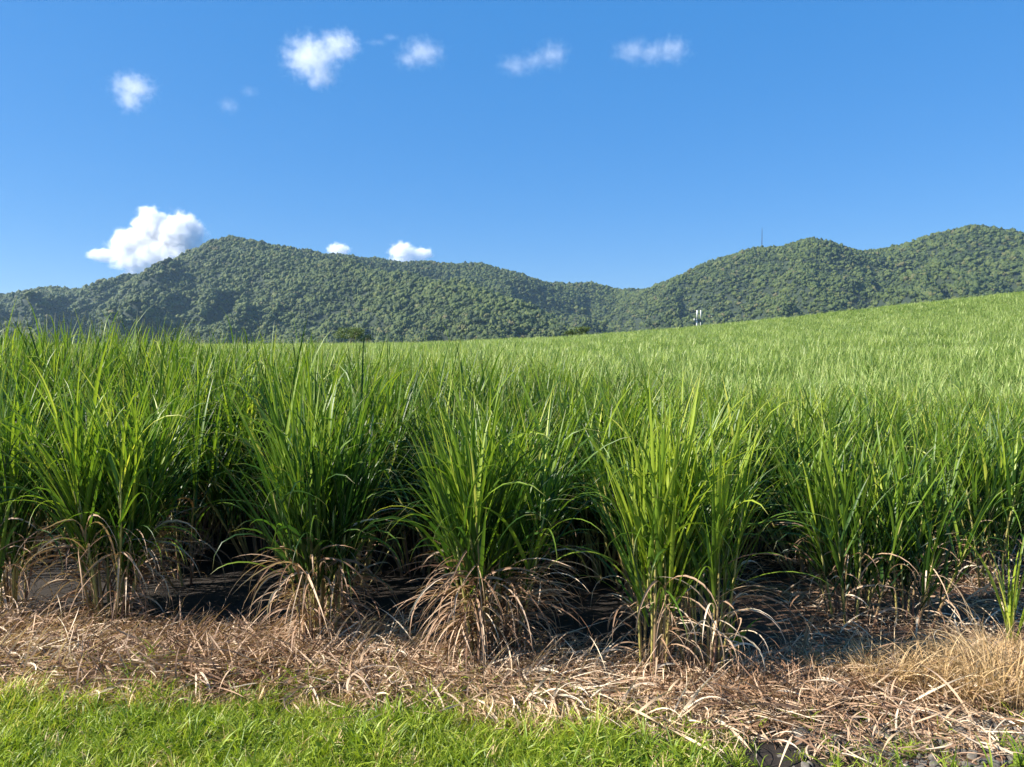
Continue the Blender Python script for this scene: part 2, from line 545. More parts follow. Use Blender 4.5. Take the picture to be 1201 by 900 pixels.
protos = []
for k in range(10):
    nst = int(rng.integers(15, 19))
    st, gr, dr = stool_parts(2.75, nst, .22, .46, 12, 6, 7, 2, .034, 1.0, -.03, green_low=.42)
    v, f, a = merge(st)
    o1 = link_mesh("stalks", v, f, M_STALK, True, None, False, attrs=a)
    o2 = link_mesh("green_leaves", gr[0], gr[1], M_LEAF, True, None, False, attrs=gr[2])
    dr[2]['tone'] *= .35  # dead leaves dimmed in colour to imitate shade between the rows
    o3 = link_mesh("dry_leaves", dr[0], dr[1], M_DRY, True, None, False, attrs=dr[2])
    protos.append((o1, o2, o3))
for k, (x, y) in enumerate(ind):
    r = empty("sugarcane_stool", (x, y, float(gz(x, y)) - .03), rng.uniform(0, 6.283))
    r.rotation_euler = (rng.normal(0, .04), rng.normal(0, .04), r.rotation_euler.z)
    h = float(hscale(x, y)) * rng.uniform(.9, 1.08)
    r.scale = (rng.uniform(.9, 1.1), rng.uniform(.9, 1.1), h)
    tag(r, "green sugarcane stool packed in the rows behind the clumps of the field edge", "sugarcane plant", "sugarcane stools in the rows behind the edge")
    for src in protos[k % len(protos)]:
        c = src.copy(); COL.objects.link(c); c.parent = r


# ------------------------------------------------------------------ scatter with geometry nodes (only for uncountable stuff)
def scatter(name, P, rot, scl, idx, variants, label=None, kind="stuff", cat=None):
    coll = bpy.data.collections.new(name + "_kinds")
    for i, v in enumerate(variants):
        v.name = "%s_kind_%02d" % (name, i)
        coll.objects.link(v)
    o = link_mesh(name, P, np.zeros((0, 4), int), [], attrs={"rot": rot, "scl": scl})
    a = o.data.attributes.new("idx", 'INT', 'POINT'); a.data.foreach_set("value", np.asarray(idx, np.int32))
    for v in variants:
        for m in v.data.materials:
            if m.name not in [x.name for x in o.data.materials if x]: o.data.materials.append(m)
    g = bpy.data.node_groups.new(name + "_nodes", 'GeometryNodeTree')
    g.interface.new_socket("Geometry", in_out='INPUT', socket_type='NodeSocketGeometry')
    g.interface.new_socket("Geometry", in_out='OUTPUT', socket_type='NodeSocketGeometry')
    gi, go = g.nodes.new("NodeGroupInput"), g.nodes.new("NodeGroupOutput")
    ci = g.nodes.new("GeometryNodeCollectionInfo"); ci.inputs["Collection"].default_value = coll
    ci.inputs["Separate Children"].default_value = True; ci.inputs["Reset Children"].default_value = True
    m2p = g.nodes.new("GeometryNodeMeshToPoints")
    iop = g.nodes.new("GeometryNodeInstanceOnPoints"); iop.inputs["Pick Instance"].default_value = True

    def attr(nm, typ):
        n = g.nodes.new("GeometryNodeInputNamedAttribute"); n.data_type = typ; n.inputs["Name"].default_value = nm
        return n.outputs["Attribute"]
    L = g.links.new
    L(gi.outputs[0], m2p.inputs[0]); L(m2p.outputs[0], iop.inputs["Points"]); L(ci.outputs[0], iop.inputs["Instance"])
    L(attr("idx", 'INT'), iop.inputs["Instance Index"])
    e2r = g.nodes.new("FunctionNodeEulerToRotation")
    L(attr("rot", 'FLOAT_VECTOR'), e2r.inputs[0]); L(e2r.outputs[0], iop.inputs["Rotation"])
    L(attr("scl", 'FLOAT_VECTOR'), iop.inputs["Scale"])
    L(iop.outputs[0], go.inputs[0])
    md = o.modifiers.new("scatter", 'NODES'); md.node_group = g
    tag(o, label, cat, None, kind)
    return o


# far crop
fprotos = []
for k in range(8):
    parts = []
    for c in range(3):
        st, gr, dr = stool_parts(2.7, 9, .42, .34, 8, 0, 5, 1, .056, 1.0, -.04 + .03 * k, green_low=.45, stalks=False)
        v, f, a = gr
        parts.append((v + np.array([rng.normal(0, .25), rng.normal(0, .25), 0]), f, a))
        if c == 1: break
    v, f, a = merge(parts)
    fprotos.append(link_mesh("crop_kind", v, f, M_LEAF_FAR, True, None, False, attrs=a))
nearproto = []
for k in range(4):
    o1, o2, o3 = protos[k]
    st, gr, dr = stool_parts(2.75, 12, .34, .34, 9, 30, 6, 2, .048, 1.0, .03, green_low=.25, stalks=False)
    me_v, me_f, me_a = gr
    me_a['tone'] = np.clip(me_a['tone'] * 1.1 - .02, 0, 1)
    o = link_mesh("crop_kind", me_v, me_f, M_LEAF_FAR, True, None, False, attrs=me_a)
    nearproto.append(o)
n = len(rest)
P = np.stack([rest[:, 0], rest[:, 1], gz(rest[:, 0], rest[:, 1]) - .05], -1)
h = hscale(rest[:, 0], rest[:, 1]) * U(.88, 1.1, n) * (1 + .34 * fbm(rest[:, 0] / 6, rest[:, 1] / 6, 77))
wsc = np.interp(rest[:, 1], [20, 60, 200], [1.0, 1.1, 1.35]) * U(.9, 1.15, n)
near_m = rest[:, 1] < 48
kn = np.clip(((fbm(rest[:, 0] / 9, rest[:, 1] / 14, 79) + .5) * 8 + rng.normal(0, 1.6, n)).astype(int), 0, 7)
idx = np.where(near_m, rng.integers(8, 12, n), kn)
crop = scatter("sugarcane_crop", P, np.stack([rng.normal(0, .05, n), rng.normal(0, .05, n), U(0, 6.28, n)], -1),
               np.stack([wsc, wsc, h], -1), idx, fprotos + nearproto,
               "dense bright green sugarcane crop covering the whole rising field behind the near rows", "stuff", "sugarcane crop")

# ------------------------------------------------------------------ straw litter, verge grass, dry grass, gravel
lit_kinds = []
for k in range(9):
    m = 30
    az = rng.normal(0, .75, m) + math.pi * (rng.random(m) < .35)
    base = np.stack([rng.normal(0, .17, m), rng.normal(0, .17, m), U(-.01, .05, m)], -1)
    th0 = np.radians(np.where(rng.random(m) < .06, U(30, 60, m), U(68, 98, m))); B = U(.1, 1.5, m) * (rng.random(m) < .75)
    tone = np.clip(rng.normal(.34 + .05 * k, .20, m), 0, 1)
    v = ribbons(base, az, th0, B, U(.8, 2, m), U(.15, .6, m), U(.006, .020, m), tone, 7, 1, tw0=rng.normal(0, 1.0, m), tw1=rng.normal(0, 1.8, m), sway=rng.normal(0, .75, m))
    lit_kinds.append(link_mesh("k", v[0], v[1], M_DRY, True, None, False, attrs=v[2]))
n = 16500
x = U(-9.5, 9.5, n); y = U(5.0, 11.0, n)
d1 = S((y - litter_front(x) + .18 + .6 * fbm(x * 1.3, y * 1.3, 51)) / .45)
d2 = 1 - S((y - litter_back(x) - .02 - .5 * fbm(x * 1.2, y * 1.2, 55)) / .30)
d1 = np.maximum(d1, .13 * (x > 1.6) * S((y - 5.2) / .6))
dens = np.clip(.78 + 1.8 * fbm(x * 1.5, y * 2.6, 57), .22, 1)
keep = rng.random(n) < d1 * dens * np.maximum(d2, np.where(x > 2.9, .05, .0))
x, y = x[keep], y[keep]; n = len(x)
print("litter", n)
P = np.stack([x, y, gz(x, y) + U(0, .035, n)], -1)
sc = U(.7, 1.2, n)
lk = np.clip(((fbm(x * .8, y * 1.2, 59) + .5) * 9 + rng.normal(0, 1.5, n)).astype(int), 0, 8)
rz = 7 * fbm(x * .9, y * .9, 63) + rng.normal(0, .6, n)
scatter("straw_litter", P, np.stack([rng.normal(0, .10, n), rng.normal(0, .10, n), rz], -1), np.stack([sc, sc, sc], -1),
        lk, lit_kinds, "matted layer of dead brown cane leaves along the field edge", "stuff", "straw")

gr_kinds = []
for k in range(11):
    coarse = k >= 7
    m = 16 if not coarse else 11
    base = np.stack([rng.normal(0, .035, m), rng.normal(0, .035, m), np.zeros(m)], -1)
    tone = np.clip(rng.normal(.34 + .07 * (k % 7), .17, m), 0, 1)
    if coarse:
        v = ribbons(base * .7, U(0, 6.28, m), np.radians(U(5, 60, m)), U(.4, 1.9, m), U(1, 2.2, m), U(.16, .36, m), U(.012, .024, m), tone, 6, 2, tw1=rng.normal(0, .6, m), wprof='g')
    else:
        v = ribbons(base, U(0, 6.28, m), np.radians(U(5, 60, m)), U(.3, 1.9, m), U(1, 2.2, m), U(.08, .24, m), U(.006, .014, m), tone, 5, 1, tw1=rng.normal(0, .9, m), wprof='g')
    if k == 10:   # low broad-leaved weed
        m = 14
        v = ribbons(rng.normal(0, .03, (m, 3)) * [1, 1, .3] + [0, 0, .02], U(0, 6.28, m), np.radians(U(20, 80, m)), U(.1, .9, m), U(1, 2, m), U(.06, .13, m), U(.03, .05, m), np.clip(rng.normal(.35, .1, m), 0, 1), 5, 2, wprof='g')
    gr_kinds.append(link_mesh("k", v[0], v[1], M_GRASS if k != 6 else M_GOLD, True, None, False, attrs=v[2]))
n = 26000
x = U(-7.5, 7.5, n); y = 4.2 + (U(0, 1, n)) * 3.6
xr = .85 + .9 * fbm(y * 2, y * 0, 8)
ed = y - litter_front(x) + 1.1 * fbm(x * 1.1, y * 1.1, 61)
edge = np.maximum(1 - S((ed + .1) / .3), .30 * (1 - S(ed / .75)))
gxx = 1 - S((x - xr - .2) / .8) * .95
thin = np.clip(.72 + 1.6 * fbm(x * 1.7, y * 1.7, 73), .45, 1)
keep = rng.random(n) < edge * gxx * thin
x, y, ed = x[keep], y[keep], ed[keep]; n = len(x)
print("grass", n)
P = np.stack([x, y, gz(x, y) - .005], -1)
sc = U(.6, 1.2, n) * (1 + 1.4 * fbm(x * 1.6, y * 1.6, 71))
pi_ = np.clip(((fbm(x * 1.2, y * 1.2, 81) + .5) * 6).astype(int), 0, 5)
pi_ = np.where(rng.random(n) < .35, rng.integers(0, 6, n), pi_)
pi_ = np.where(rng.random(n) < np.where(ed > -.3, .55, .07), 6, pi_)
pc_ = np.clip(.02 + .5 * fbm(x * .9 + 5, y * .9, 85), .01, .3)
pi_ = np.where(rng.random(n) < pc_, rng.integers(7, 11, n), pi_)
scatter("verge_grass", P, np.stack([rng.normal(0, .15, n), rng.normal(0, .15, n), U(0, 6.28, n)], -1), np.stack([sc, sc, sc * U(.8, 1.2, n)], -1),
        pi_, gr_kinds, "bright short green grass of the verge along the bottom of the view", "stuff", "grass")

dg_kinds = []
for k in range(6):
    m = 26
    base = np.stack([rng.normal(0, .05, m), rng.normal(0, .05, m), np.zeros(m)], -1)
    tone = np.clip(rng.normal(.55, .22, m), 0, 1)
    v = ribbons(base, U(0, 6.28, m), np.radians(U(3, 45, m)), U(.3, 2.4, m), U(1, 2.4, m), U(.2, .5, m), U(.006, .013, m), tone, 7, 1, tw1=rng.normal(0, 1.4, m), sway=rng.normal(0, .4, m), wprof='g')
    dg_kinds.append(link_mesh("k", v[0], v[1], M_GOLD, True, None, False, attrs=v[2]))


def dry_patch(name, cx, cy, rx, ry, n, smin, smax, label, cat, kind):
    a = U(0, 6.28, n); r = np.sqrt(U(0, 1, n))
    x = cx + rx * r * np.cos(a); y = cy + ry * r * np.sin(a)
    sc = U(smin, smax, n) * (1.1 - .4 * r)
    P = np.stack([x, y, gz(x, y) - .01], -1)
    return scatter(name, P, np.stack([rng.normal(0, .2, n), rng.normal(0, .2, n), U(0, 6.28, n)], -1), np.stack([sc, sc, sc], -1),
                   rng.integers(0, 6, n), [v.copy() for v in dg_kinds], label, kind, cat)


dry_patch("dry_grass", 4.5, 6.85, 1.9, .42, 420, .45, 1.15, "sparse upright dead tan grass between straw and shaded hollow", "dry grass", "stuff")


def tuft(px, py, n, rad, hmax, label):
    D = EYE * F_PX / (py - 400.0); x0 = at(px, py, D)[0]
    root = empty("dry_grass_tuft", (x0, D, float(gz(x0, D)) - .01))
    tag(root, label, "grass tuft")
    a, r = U(0, 6.28, n), rad * np.sqrt(U(0, 1, n))
    base = np.stack([r * np.cos(a), r * np.sin(a) * .6, np.zeros(n)], -1)
    hh = hmax * (1.05 - .5 * r / rad) * U(.5, 1.1, n)
    v = ribbons(base, a + rng.normal(0, .9, n), np.radians(U(2, 35, n)), U(.4, 2.9, n), U(1.2, 3, n), hh, U(.006, .013, n), np.clip(rng.normal(.62, .2, n), 0, 1), 9, 1,
                tw1=rng.normal(0, 1.3, n), sway=rng.normal(0, .5, n), wprof='g')
    link_mesh("blades", v[0], v[1], M_GOLD, True, root, attrs=v[2])


tuft(1176, 838, 480, .45, 1.1, "large golden dead grass tuft bulging at the right edge")
tuft(1040, 826, 110, .28, .8, "loose tan dead grass tuft with stiff crossing stems left of the golden tuft")
tuft(1095, 834, 200, .25, .85, "narrow tan dead grass tuft leaning against the golden tuft")


def rock(r, seed, flat=.85):
    bm_v = []
    import bmesh
    bm = bmesh.new(); bmesh.ops.create_icosphere(bm, subdivisions=3, radius=1)
    rs = np.random.default_rng(seed)
    dirs = rs.normal(0, 1, (9, 3)); dirs /= np.linalg.norm(dirs, axis=1)[:, None]
    cut = rs.uniform(.45, .75, 9)
    for v in bm.verts:
        p = np.array(v.co)
        for d, c in zip(dirs, cut):
            k = p @ d
            if k > c: p = p - d * (k - c)
        v.co = p * np.array([1.2, .95, flat]) * r * (1 + rs.normal(0, .02))
    V = np.array([v.co[:] for v in bm.verts]); F = np.array([[v.index for v in f.verts] for f in bm.faces])
    bm.free()
    return V, F


def rock_mat():
    N = NT("grey_stone")
    tc = N.n("ShaderNodeTexCoord").outputs["Object"]
    oi = N.n("ShaderNodeObjectInfo").outputs["Random"]
    f = N.noise(tc, 9, 6, .65)
    c = N.ramp(f, [(.3, (.06, .055, .048)), (.55, (.14, .125, .105)), (.75, (.26, .235, .20))])
    c = N.mix(N.math('MULTIPLY', N.math('POWER', oi, 2.0), .8), c, (.05, .05, .055))
    p = N.n("ShaderNodeBsdfPrincipled"); p.inputs["Roughness"].default_value = .85
    N.l(c, p.inputs["Base Color"])
    bp = N.n("ShaderNodeBump"); bp.inputs["Strength"].default_value = .5; bp.inputs["Distance"].default_value = .02
    N.l(f, bp.inputs["Height"]); N.l(bp.outputs[0], p.inputs["Normal"])
    N.l(p.outputs[0], N.out.inputs["Surface"])
    return N.m


M_ROCK = rock_mat()
rk = []
for k in range(7):
    v, f = rock(.05, 100 + k)
    rk.append(link_mesh("k", v, f, M_ROCK, False, None, False))
n = 11000
x = U(1.2, 7.5, n); y = U(4.4, 7.2, n)
lim = 6.5 + .5 * fbm(x * 2, y * 2, 91)
w = (1 - S((y - lim) / .4)) * S((x - 1.7) / 1.8)
keep = rng.random(n) < w
x, y = x[keep], y[keep]; n = len(x)
sc = .2 + .85 * rng.random(n) ** 2.5
P = np.stack([x, y, gz(x, y) + .0], -1)
scatter("gravel", P, np.stack([U(-.5, .5, n), U(-.5, .5, n), U(0, 6.28, n)], -1), np.stack([sc, sc, sc], -1), rng.integers(0, 7, n), rk,
        "loose grey track ballast in the bottom right corner", "stuff", "gravel")
for px, py, r, lb in ((936, 882, .07, "dark stone in the grass where green verge meets gravel"),
                      (1062, 858, .085, "flat grey stone at the foot of the dead grass, upper edge of the gravel"),
                      (14, 882, .10, "dark stone half hidden in the grass of the bottom left corner")):
    D = EYE * F_PX / (py - 400.0); x0 = at(px, py, D)[0]
    v, f = rock(r, px)
    o = link_mesh("stone", v, f, M_ROCK, False); o.location = (x0, D, float(gz(x0, D)) + r * .3)
    tag(o, lb, "stone")

print('t hills', time.time() - _t0)
# ------------------------------------------------------------------ hills
def PX(px, py, D, drop=0):
    a = at(px, py, D); a[2] -= drop
    return a


TH = 8.0   # canopy height taken off the crest
crest_ids = []
ridges = []   # (p0, p1, slopeA)


def ridge(pts, slope=0.55, rnd=40):
    if len(pts) > 6 or pts[0][0] in (275, 400) and pts[1][0] in (325, 440): crest_ids.extend(range(len(ridges), len(ridges) + len(pts) - 1))
    P = [PX(*p, drop=TH) for p in pts]
    for a, b in zip(P[:-1], P[1:]): ridges.append((a, b, slope, rnd))


# left hill crest
ridge([(-260, 352, 2100), (-100, 350, 2050), (0, 345, 2000), (60, 339, 2000), (130, 334, 1980), (200, 322, 1950), (242, 294, 1930), (275, 280, 1900)], .50)
ridge([(275, 280, 1900), (325, 289, 1930), (360, 293, 2000), (400, 298, 2150)], .50)
# back crest (in shade)
ridge([(400, 298, 2150), (440, 302, 2300), (500, 306, 2350), (560, 308, 2350), (600, 319, 2350), (645, 331, 2450), (690, 331, 2500), (745, 338, 2600), (800, 345, 2700)], .55)
# spurs of the left hill towards the viewer
ridge([(275, 280, 1900), (330, 297, 1750), (400, 306, 1650), (470, 318, 1550), (540, 332, 1450), (600, 352, 1350), (660, 384, 1220), (700, 396, 1150)], .60)
ridge([(275, 280, 1900), (290, 320, 1600), (320, 360, 1350), (340, 388, 1200)], .66)
ridge([(200, 322, 1950), (170, 355, 1650), (150, 378, 1400), (140, 392, 1250)], .60)
ridge([(60, 337, 2000), (40, 370, 1700), (20, 385, 1450)], .58)
ridge([(400, 306, 1650), (430, 345, 1400), (450, 385, 1180)], .62)
ridge([(540, 332, 1450), (545, 365, 1250), (560, 390, 1120)], .65)
# right hill
ridge([(745, 340, 2450), (800, 326, 2150), (850, 306, 2050), (890, 289, 2000), (920, 291, 1980), (955, 282, 1900), (990, 292, 1950), (1020, 295, 2050), (1050, 292, 2050),
       (1100, 274, 1950), (1140, 268, 1900), (1170, 271, 1900), (1201, 280, 1900), (1290, 300, 2000), (1450, 320, 2100)], .52)
ridge([(850, 306, 2050), (820, 340, 1750), (790, 372, 1500), (760, 395, 1350)], .6)
ridge([(955, 282, 1900), (945, 312, 1650), (935, 345, 1400), (915, 385, 1150)], .75)
ridge([(1140, 266, 1900), (1100, 300, 1600), (1060, 335, 1350), (1030, 375, 1120)], .68)
ridge([(1050, 292, 2050), (1010, 325, 1750), (985, 355, 1500)], .7)
ridge([(1201, 276, 1900), (1190, 310, 1600), (1180, 345, 1350)], .55)


def hill_h(x, y):
    wx = fbm(x / 260, y / 260, 201) * 120; wy = fbm(x / 260 + 9, y / 260 - 4, 207) * 120
    best = np.full(np.shape(x), -1e9)
    xs, ys = x, y
    nz1 = fbm(x / 170, y / 170, 301) * .75 + .65 * fbm(x / 60, y / 60, 331)
    acc = np.zeros(np.shape(x)); K = 14.0
    hs = []
    dmin = np.full(np.shape(x), 1e9)
    for ri, (a, b, sl, rn) in enumerate(ridges):
        d = b[:2] - a[:2]; L2 = d @ d
        t = np.clip(((xs - a[0]) * d[0] + (ys - a[1]) * d[1]) / L2, 0, 1)
        zx = a[2] + (b[2] - a[2]) * t
        dist = np.hypot(xs - a[0] - d[0] * t, ys - a[1] - d[1] * t)
        if ri in crest_ids: dmin = np.minimum(dmin, dist)
        dd = np.sqrt(dist * dist + rn * rn) - rn
        dd = dd * (1 + nz1 * S((dist - 30) / 110))
        hs.append(zx - sl * dd)
    Hs = np.stack(hs); mx = Hs.max(0)
    sm = mx + K * np.log(np.exp((Hs - mx) / K).sum(0)) - K * .7
    sm = np.minimum(sm, mx + 6)
    gl = np.abs(fbm(x / 150 + fbm(x / 300, y / 300, 419), y / 420, 411, 2))
    gl2 = np.abs(fbm(x / 75, y / 190, 431, 2))
    cut = (1 - np.minimum(gl * 5.5, 1)) * 62 + (1 - np.minimum(gl2 * 5.5, 1)) * 22
    return sm + fbm(x / 60, y / 60, 401) * 7 - cut * S((dmin - 45) / 170)


gx = np.arange(-2700, 2900, 14.0); gy = np.arange(700, 3500, 14.0)
GX, GY = np.meshgrid(gx, gy, indexing='ij')
HZ = hill_h(GX, GY)
HZ = np.maximum(HZ, -30)
V = np.stack([GX, GY, HZ], -1).reshape(-1, 3)
a_, b_ = GX.shape
i, j = np.meshgrid(np.arange(a_ - 1), np.arange(b_ - 1), indexing='ij')
F = np.stack([i * b_ + j, (i + 1) * b_ + j, (i + 1) * b_ + j + 1, i * b_ + j + 1], -1).reshape(-1, 4)
fz = V[F][:, :, 2].max(1)
F = F[fz > -20]
hill_m = plain("hill_undergrowth", (.015, .026, .010), .9, 0, .4, .02)
hills = link_mesh("hills", V, F, hill_m, smooth=True)
tag(hills, kind="structure")

# forest crowns
import bmesh, time
print('T0')


def crown_mesh(seed, subdiv=2, squash=.8, nclump=9):
    """a rounded tropical crown: a cluster of leafy lobes with ragged faces"""
    rs = np.random.default_rng(seed)
    Vs, Fs = [], []
    off = 0
    for c in range(nclump):
        bm = bmesh.new(); bmesh.ops.create_icosphere(bm, subdivisions=subdiv, radius=1)
        v = np.array([q.co[:] for q in bm.verts]); f = np.array([[q.index for q in k.verts] for k in bm.faces]); bm.free()
        r = rs.uniform(.22, .42) if c else .62
        ctr = rs.normal(0, 1, 3); ctr /= np.linalg.norm(ctr); ctr[2] = abs(ctr[2]) * .9 - .15
        ctr = ctr * (.55 if c else 0)
        v = v * (1 + rs.normal(0, .22, len(v)))[:, None] * r + ctr
        Vs.append(v); Fs.append(f + off); off += len(v)
    V = np.vstack(Vs); V[:, 2] *= squash
    return V, np.vstack(Fs)


def forest_mat():
    N = NT("forest_canopy")
    oi = N.n("ShaderNodeObjectInfo").outputs["Random"]
    tc = N.n("ShaderNodeTexCoord").outputs["Object"]
    f = N.noise(tc, 3.5, 2, .6)
    c1 = N.ramp(oi, [(0, (.016, .028, .008)), (.35, (.042, .066, .013)), (.7, (.074, .102, .018)), (.92, (.095, .115, .026)), (1, (.12, .10, .04))])
    loc = N.n("ShaderNodeObjectInfo").outputs["Location"]
    pn = N.noise(loc, .0045, 3, .6)
    pf = N.math('MULTIPLY', N.math('SUBTRACT', pn, .45), 4.0, True)
    c1 = N.mix(N.math('MULTIPLY', pf, .38), c1, (.10, .135, .024))
    c = N.mix(N.math('MULTIPLY', f, .5), c1, (.015, .030, .010))
    p = N.n("ShaderNodeBsdfPrincipled"); p.inputs["Roughness"].default_value = .7
    p.inputs["Specular IOR Level"].default_value = .3
    N.l(c, p.inputs["Base Color"])
    N.l(p.outputs[0], N.out.inputs["Surface"])
    return N.m


M_FOREST = forest_mat()
ck = []
for k in range(8):
    v, f = crown_mesh(500 + k, 1, rng.uniform(.75, 1.15), 8)
    ck.append(link_mesh("k", v, f, M_FOREST, False, None, False))
n = 330000
x = U(-2100, 2300, n); y = U(900, 2750, n)
keep = np.abs(x) < .80 * y + 50
x, y = x[keep], y[keep]
z = hill_h(x, y)
keep = z > -12
# drop the far side of the crest, which the photo shows nothing of (keep 140 m behind for a side view)
x, y, z = x[keep], y[keep], z[keep]
# visible test along the ray from the camera
def hmap(x, y):      # bilinear-free lookup in the height grid
    i = np.clip(((x - gx[0]) / 14.0).round().astype(int), 0, len(gx) - 1)
    j = np.clip(((y - gy[0]) / 14.0).round().astype(int), 0, len(gy) - 1)
    return HZ[i, j]


for t in (.97, .94, .9, .86, .81, .75, .68, .6):
    zz = EYE + (z + 28 - EYE) * t
    vis = zz > hmap(x * t, y * t) - 4
    x, y, z = x[vis], y[vis], z[vis]
n = len(x)
print("forest crowns", n)
sc = np.minimum(np.exp(rng.normal(math.log(4.3), .42, n)), 9.0)
P = np.stack([x, y, z + sc * .35], -1)
scatter("forest", P, np.stack([rng.normal(0, .15, n), rng.normal(0, .15, n), U(0, 6.28, n)], -1), np.stack([sc * U(.75, 1.4, n), sc * U(.75, 1.4, n), sc * U(.8, 1.4, n)], -1),
        rng.integers(0, 8, n), ck, "dense dark green tropical forest covering the hills", "stuff", "forest")


# ------------------------------------------------------------------ trees beyond the field
def foliage_cards(centers, radii, nper, size, tonefn):
    allp = []
    for c, r in zip(centers, radii):
        m = int(nper * (r[0] * r[1]) ** .9)
        d = rng.normal(0, 1, (m, 3)); d /= np.linalg.norm(d, axis=1)[:, None]
        rad = U(.55, 1.05, m)[:, None]
        p = c + d * rad * np.array(r)
        allp.append(p)
    p = np.vstack(allp); m = len(p)
    return ribbons(p, U(0, 6.28, m), np.radians(U(20, 140, m)), U(-.5, .8, m), np.ones(m), size * U(.7, 1.4, m), size * .6 * U(.7, 1.3, m),
                   np.clip(tonefn(p, m), 0, 1), 2, 1, wprof='g')


M_TREE = leaf_material("tree_foliage", [(0, (.018, .04, .012)), (.5, (.05, .09, .02)), (1, (.13, .17, .04))], transl=.25, rough=.5, tipamt=0)
M_BARK = plain("tree_bark", (.16, .13, .10), .9, 0, .4, 3)


def far_tree(px, ptop, D, crown_r, label, cx=0, tone=.5, lobes=9, name="tree", squash=.45):
    top = at(px, ptop, D)
    g0 = float(gz(top[0], D))
    H = top[2] - g0
    root = empty(name, (top[0], D, g0 - .1))
    tag(root, label, "tree")
    cz = H - crown_r * squash
    lob, rad = [], []
    for k in range(lobes):
        a = rng.uniform(0, 6.28); r = crown_r * rng.uniform(.2, .72)
        lob.append(np.array([r * math.cos(a), r * math.sin(a), cz + rng.uniform(-.35, .3) * crown_r * squash * 1.4]))
        q = crown_r * rng.uniform(.28, .42); rad.append((q, q, q * .6))
    v, f, a = foliage_cards(lob, rad, 60, .55, lambda p, m: rng.normal(tone, .2, m))
    link_mesh("crown", v, f, M_TREE, True, root, attrs=a)
    parts = [tube((0, 0, -.3), (0, 0, cz * .55), .32, .24, 6, 8, (.1, 0), False)]
    for l in lob[:7]:
        parts.append(tube((0, 0, cz * .45), l, .15, .05, 4, 6, (0, 0), False))
    v, f, a = merge(parts)
    link_mesh("trunk", v, f, M_BARK, True, root, attrs=a)


far_tree(408, 381.5, 250, 5.6, "spreading flat-topped dark tree standing beyond the field before the left hill", tone=.8, lobes=14)
far_tree(430, 391, 262, 3.0, "low dark round tree right beside the flat-topped tree", tone=.25, lobes=8)
far_tree(684, 378, 262, 3.4, "yellowish green bushy tree peeking over the field crest below the valley", tone=.85, lobes=9, squash=.8)
far_tree(668, 383, 256, 2.6, "lower olive green bush left of the yellowish tree on the crest", tone=.7, lobes=8, squash=.8)

# ------------------------------------------------------------------ antenna mast behind the crest
M_WHITE = plain("painted_white_metal", (.62, .62, .60), .4)
M_DARK = plain("dark_weathered_steel", (.04, .045, .05), .7)
M_GREY = plain("galvanised_steel", (.35, .36, .37), .5, .3)


def boxm(cx, cy, cz, sx, sy, sz, bev=.12):
    bm = bmesh.new(); bmesh.ops.create_cube(bm, size=1)
    for v in bm.verts: v.co = Vector((cx + v.co.x * sx, cy + v.co.y * sy, cz + v.co.z * sz))
    bmesh.ops.bevel(bm, geom=bm.edges[:], offset=min(sx, sy, sz) * bev, segments=2, affect='EDGES')
    V = np.array([v.co[:] for v in bm.verts]); F = [[v.index for v in f.verts] for f in bm.faces]; bm.free()
    return V, F


top = at(817.5, 364, 260)
g0 = float(gz(top[0], 260))
mast = empty("antenna_mast", (top[0] , 260, g0))
tag(mast, "short white cell mast with upright panel antennas on the field crest under the right hill", "antenna mast")
H = top[2] - g0
v, f, a = tube((0, 0, -.5), (0, 0, H - 3.7), .26, .24, 6, 14, (0, 0), False)
link_mesh("pole", v, f, M_WHITE, True, mast)
v, f, a = tube((1.25, 0, H - 9), (1.25, 0, H - 4.0), .12, .12, 2, 10, (0, 0), False)
link_mesh("cable_duct", v, f, M_WHITE, True, mast)
for (ox, oy) in ((0, -.25), (1.25, -.1)):
    v, f = boxm(ox, oy, H - 1.45, .46 if ox < 1 else .32, .25, 2.9)
    an = link_mesh("panel_antenna", v, f, M_WHITE, False, mast)
v, f = boxm(-.95, -.3, H - 3.2, .38, .3, .7)
link_mesh("radio_unit", v, f, M_WHITE, False, mast)
v, f = boxm(.15, 0, H - 3.2, 2.3, .16, .16)
link_mesh("bracket", v, f, M_GREY, False, mast)
v, f = boxm(.5, 0, H - 6.4, 1.7, .14, .14)
link_mesh("bracket", v, f, M_GREY, False, mast)
v, f, a = tube((0, 0, H - 3.7), (0, 0, H - 1.0), .12, .12, 2, 8, (0, 0), False)
link_mesh("mast_head", v, f, M_GREY, True, mast)

# lattice radio mast on the hill
base = at(893.5, 287, 1990)
zb = float(hill_h(np.array([base[0]]), np.array([1990.0]))[0])
tp = at(893.5, 266.5, 1990)
rm = empty("radio_mast", (base[0], 1990, zb - 1))
tag(rm, "very thin dark lattice radio mast standing on the summit of the right hill", "radio mast")
Hm = tp[2] - zb + 1
legs = []
w0, w1 = 1.3, .35
cs = [(-1, -.58), (1, -.58), (0, 1.15)]
for cx_, cy_ in cs:
    v, f, a = tube((cx_ * w0, cy_ * w0, 0), (cx_ * w1, cy_ * w1, Hm - 6), .30, .22, 4, 6, (0, 0), False)
    link_mesh("leg", v, f, M_DARK, True, rm)
br = []
K = 12
for k in range(K):
    t0, t1 = k / K, (k + 1) / K
    for q in range(3):
        A, B2 = cs[q], cs[(q + 1) % 3]
        wa, wb = w0 + (w1 - w0) * t0, w0 + (w1 - w0) * t1
        br.append(tube((A[0] * wa, A[1] * wa, t0 * (Hm - 6)), (B2[0] * wb, B2[1] * wb, t1 * (Hm - 6)), .16, .16, 1, 4, (0, 0), False))
v, f, a = merge(br)
link_mesh("bracing", v, f, M_DARK, True, rm)
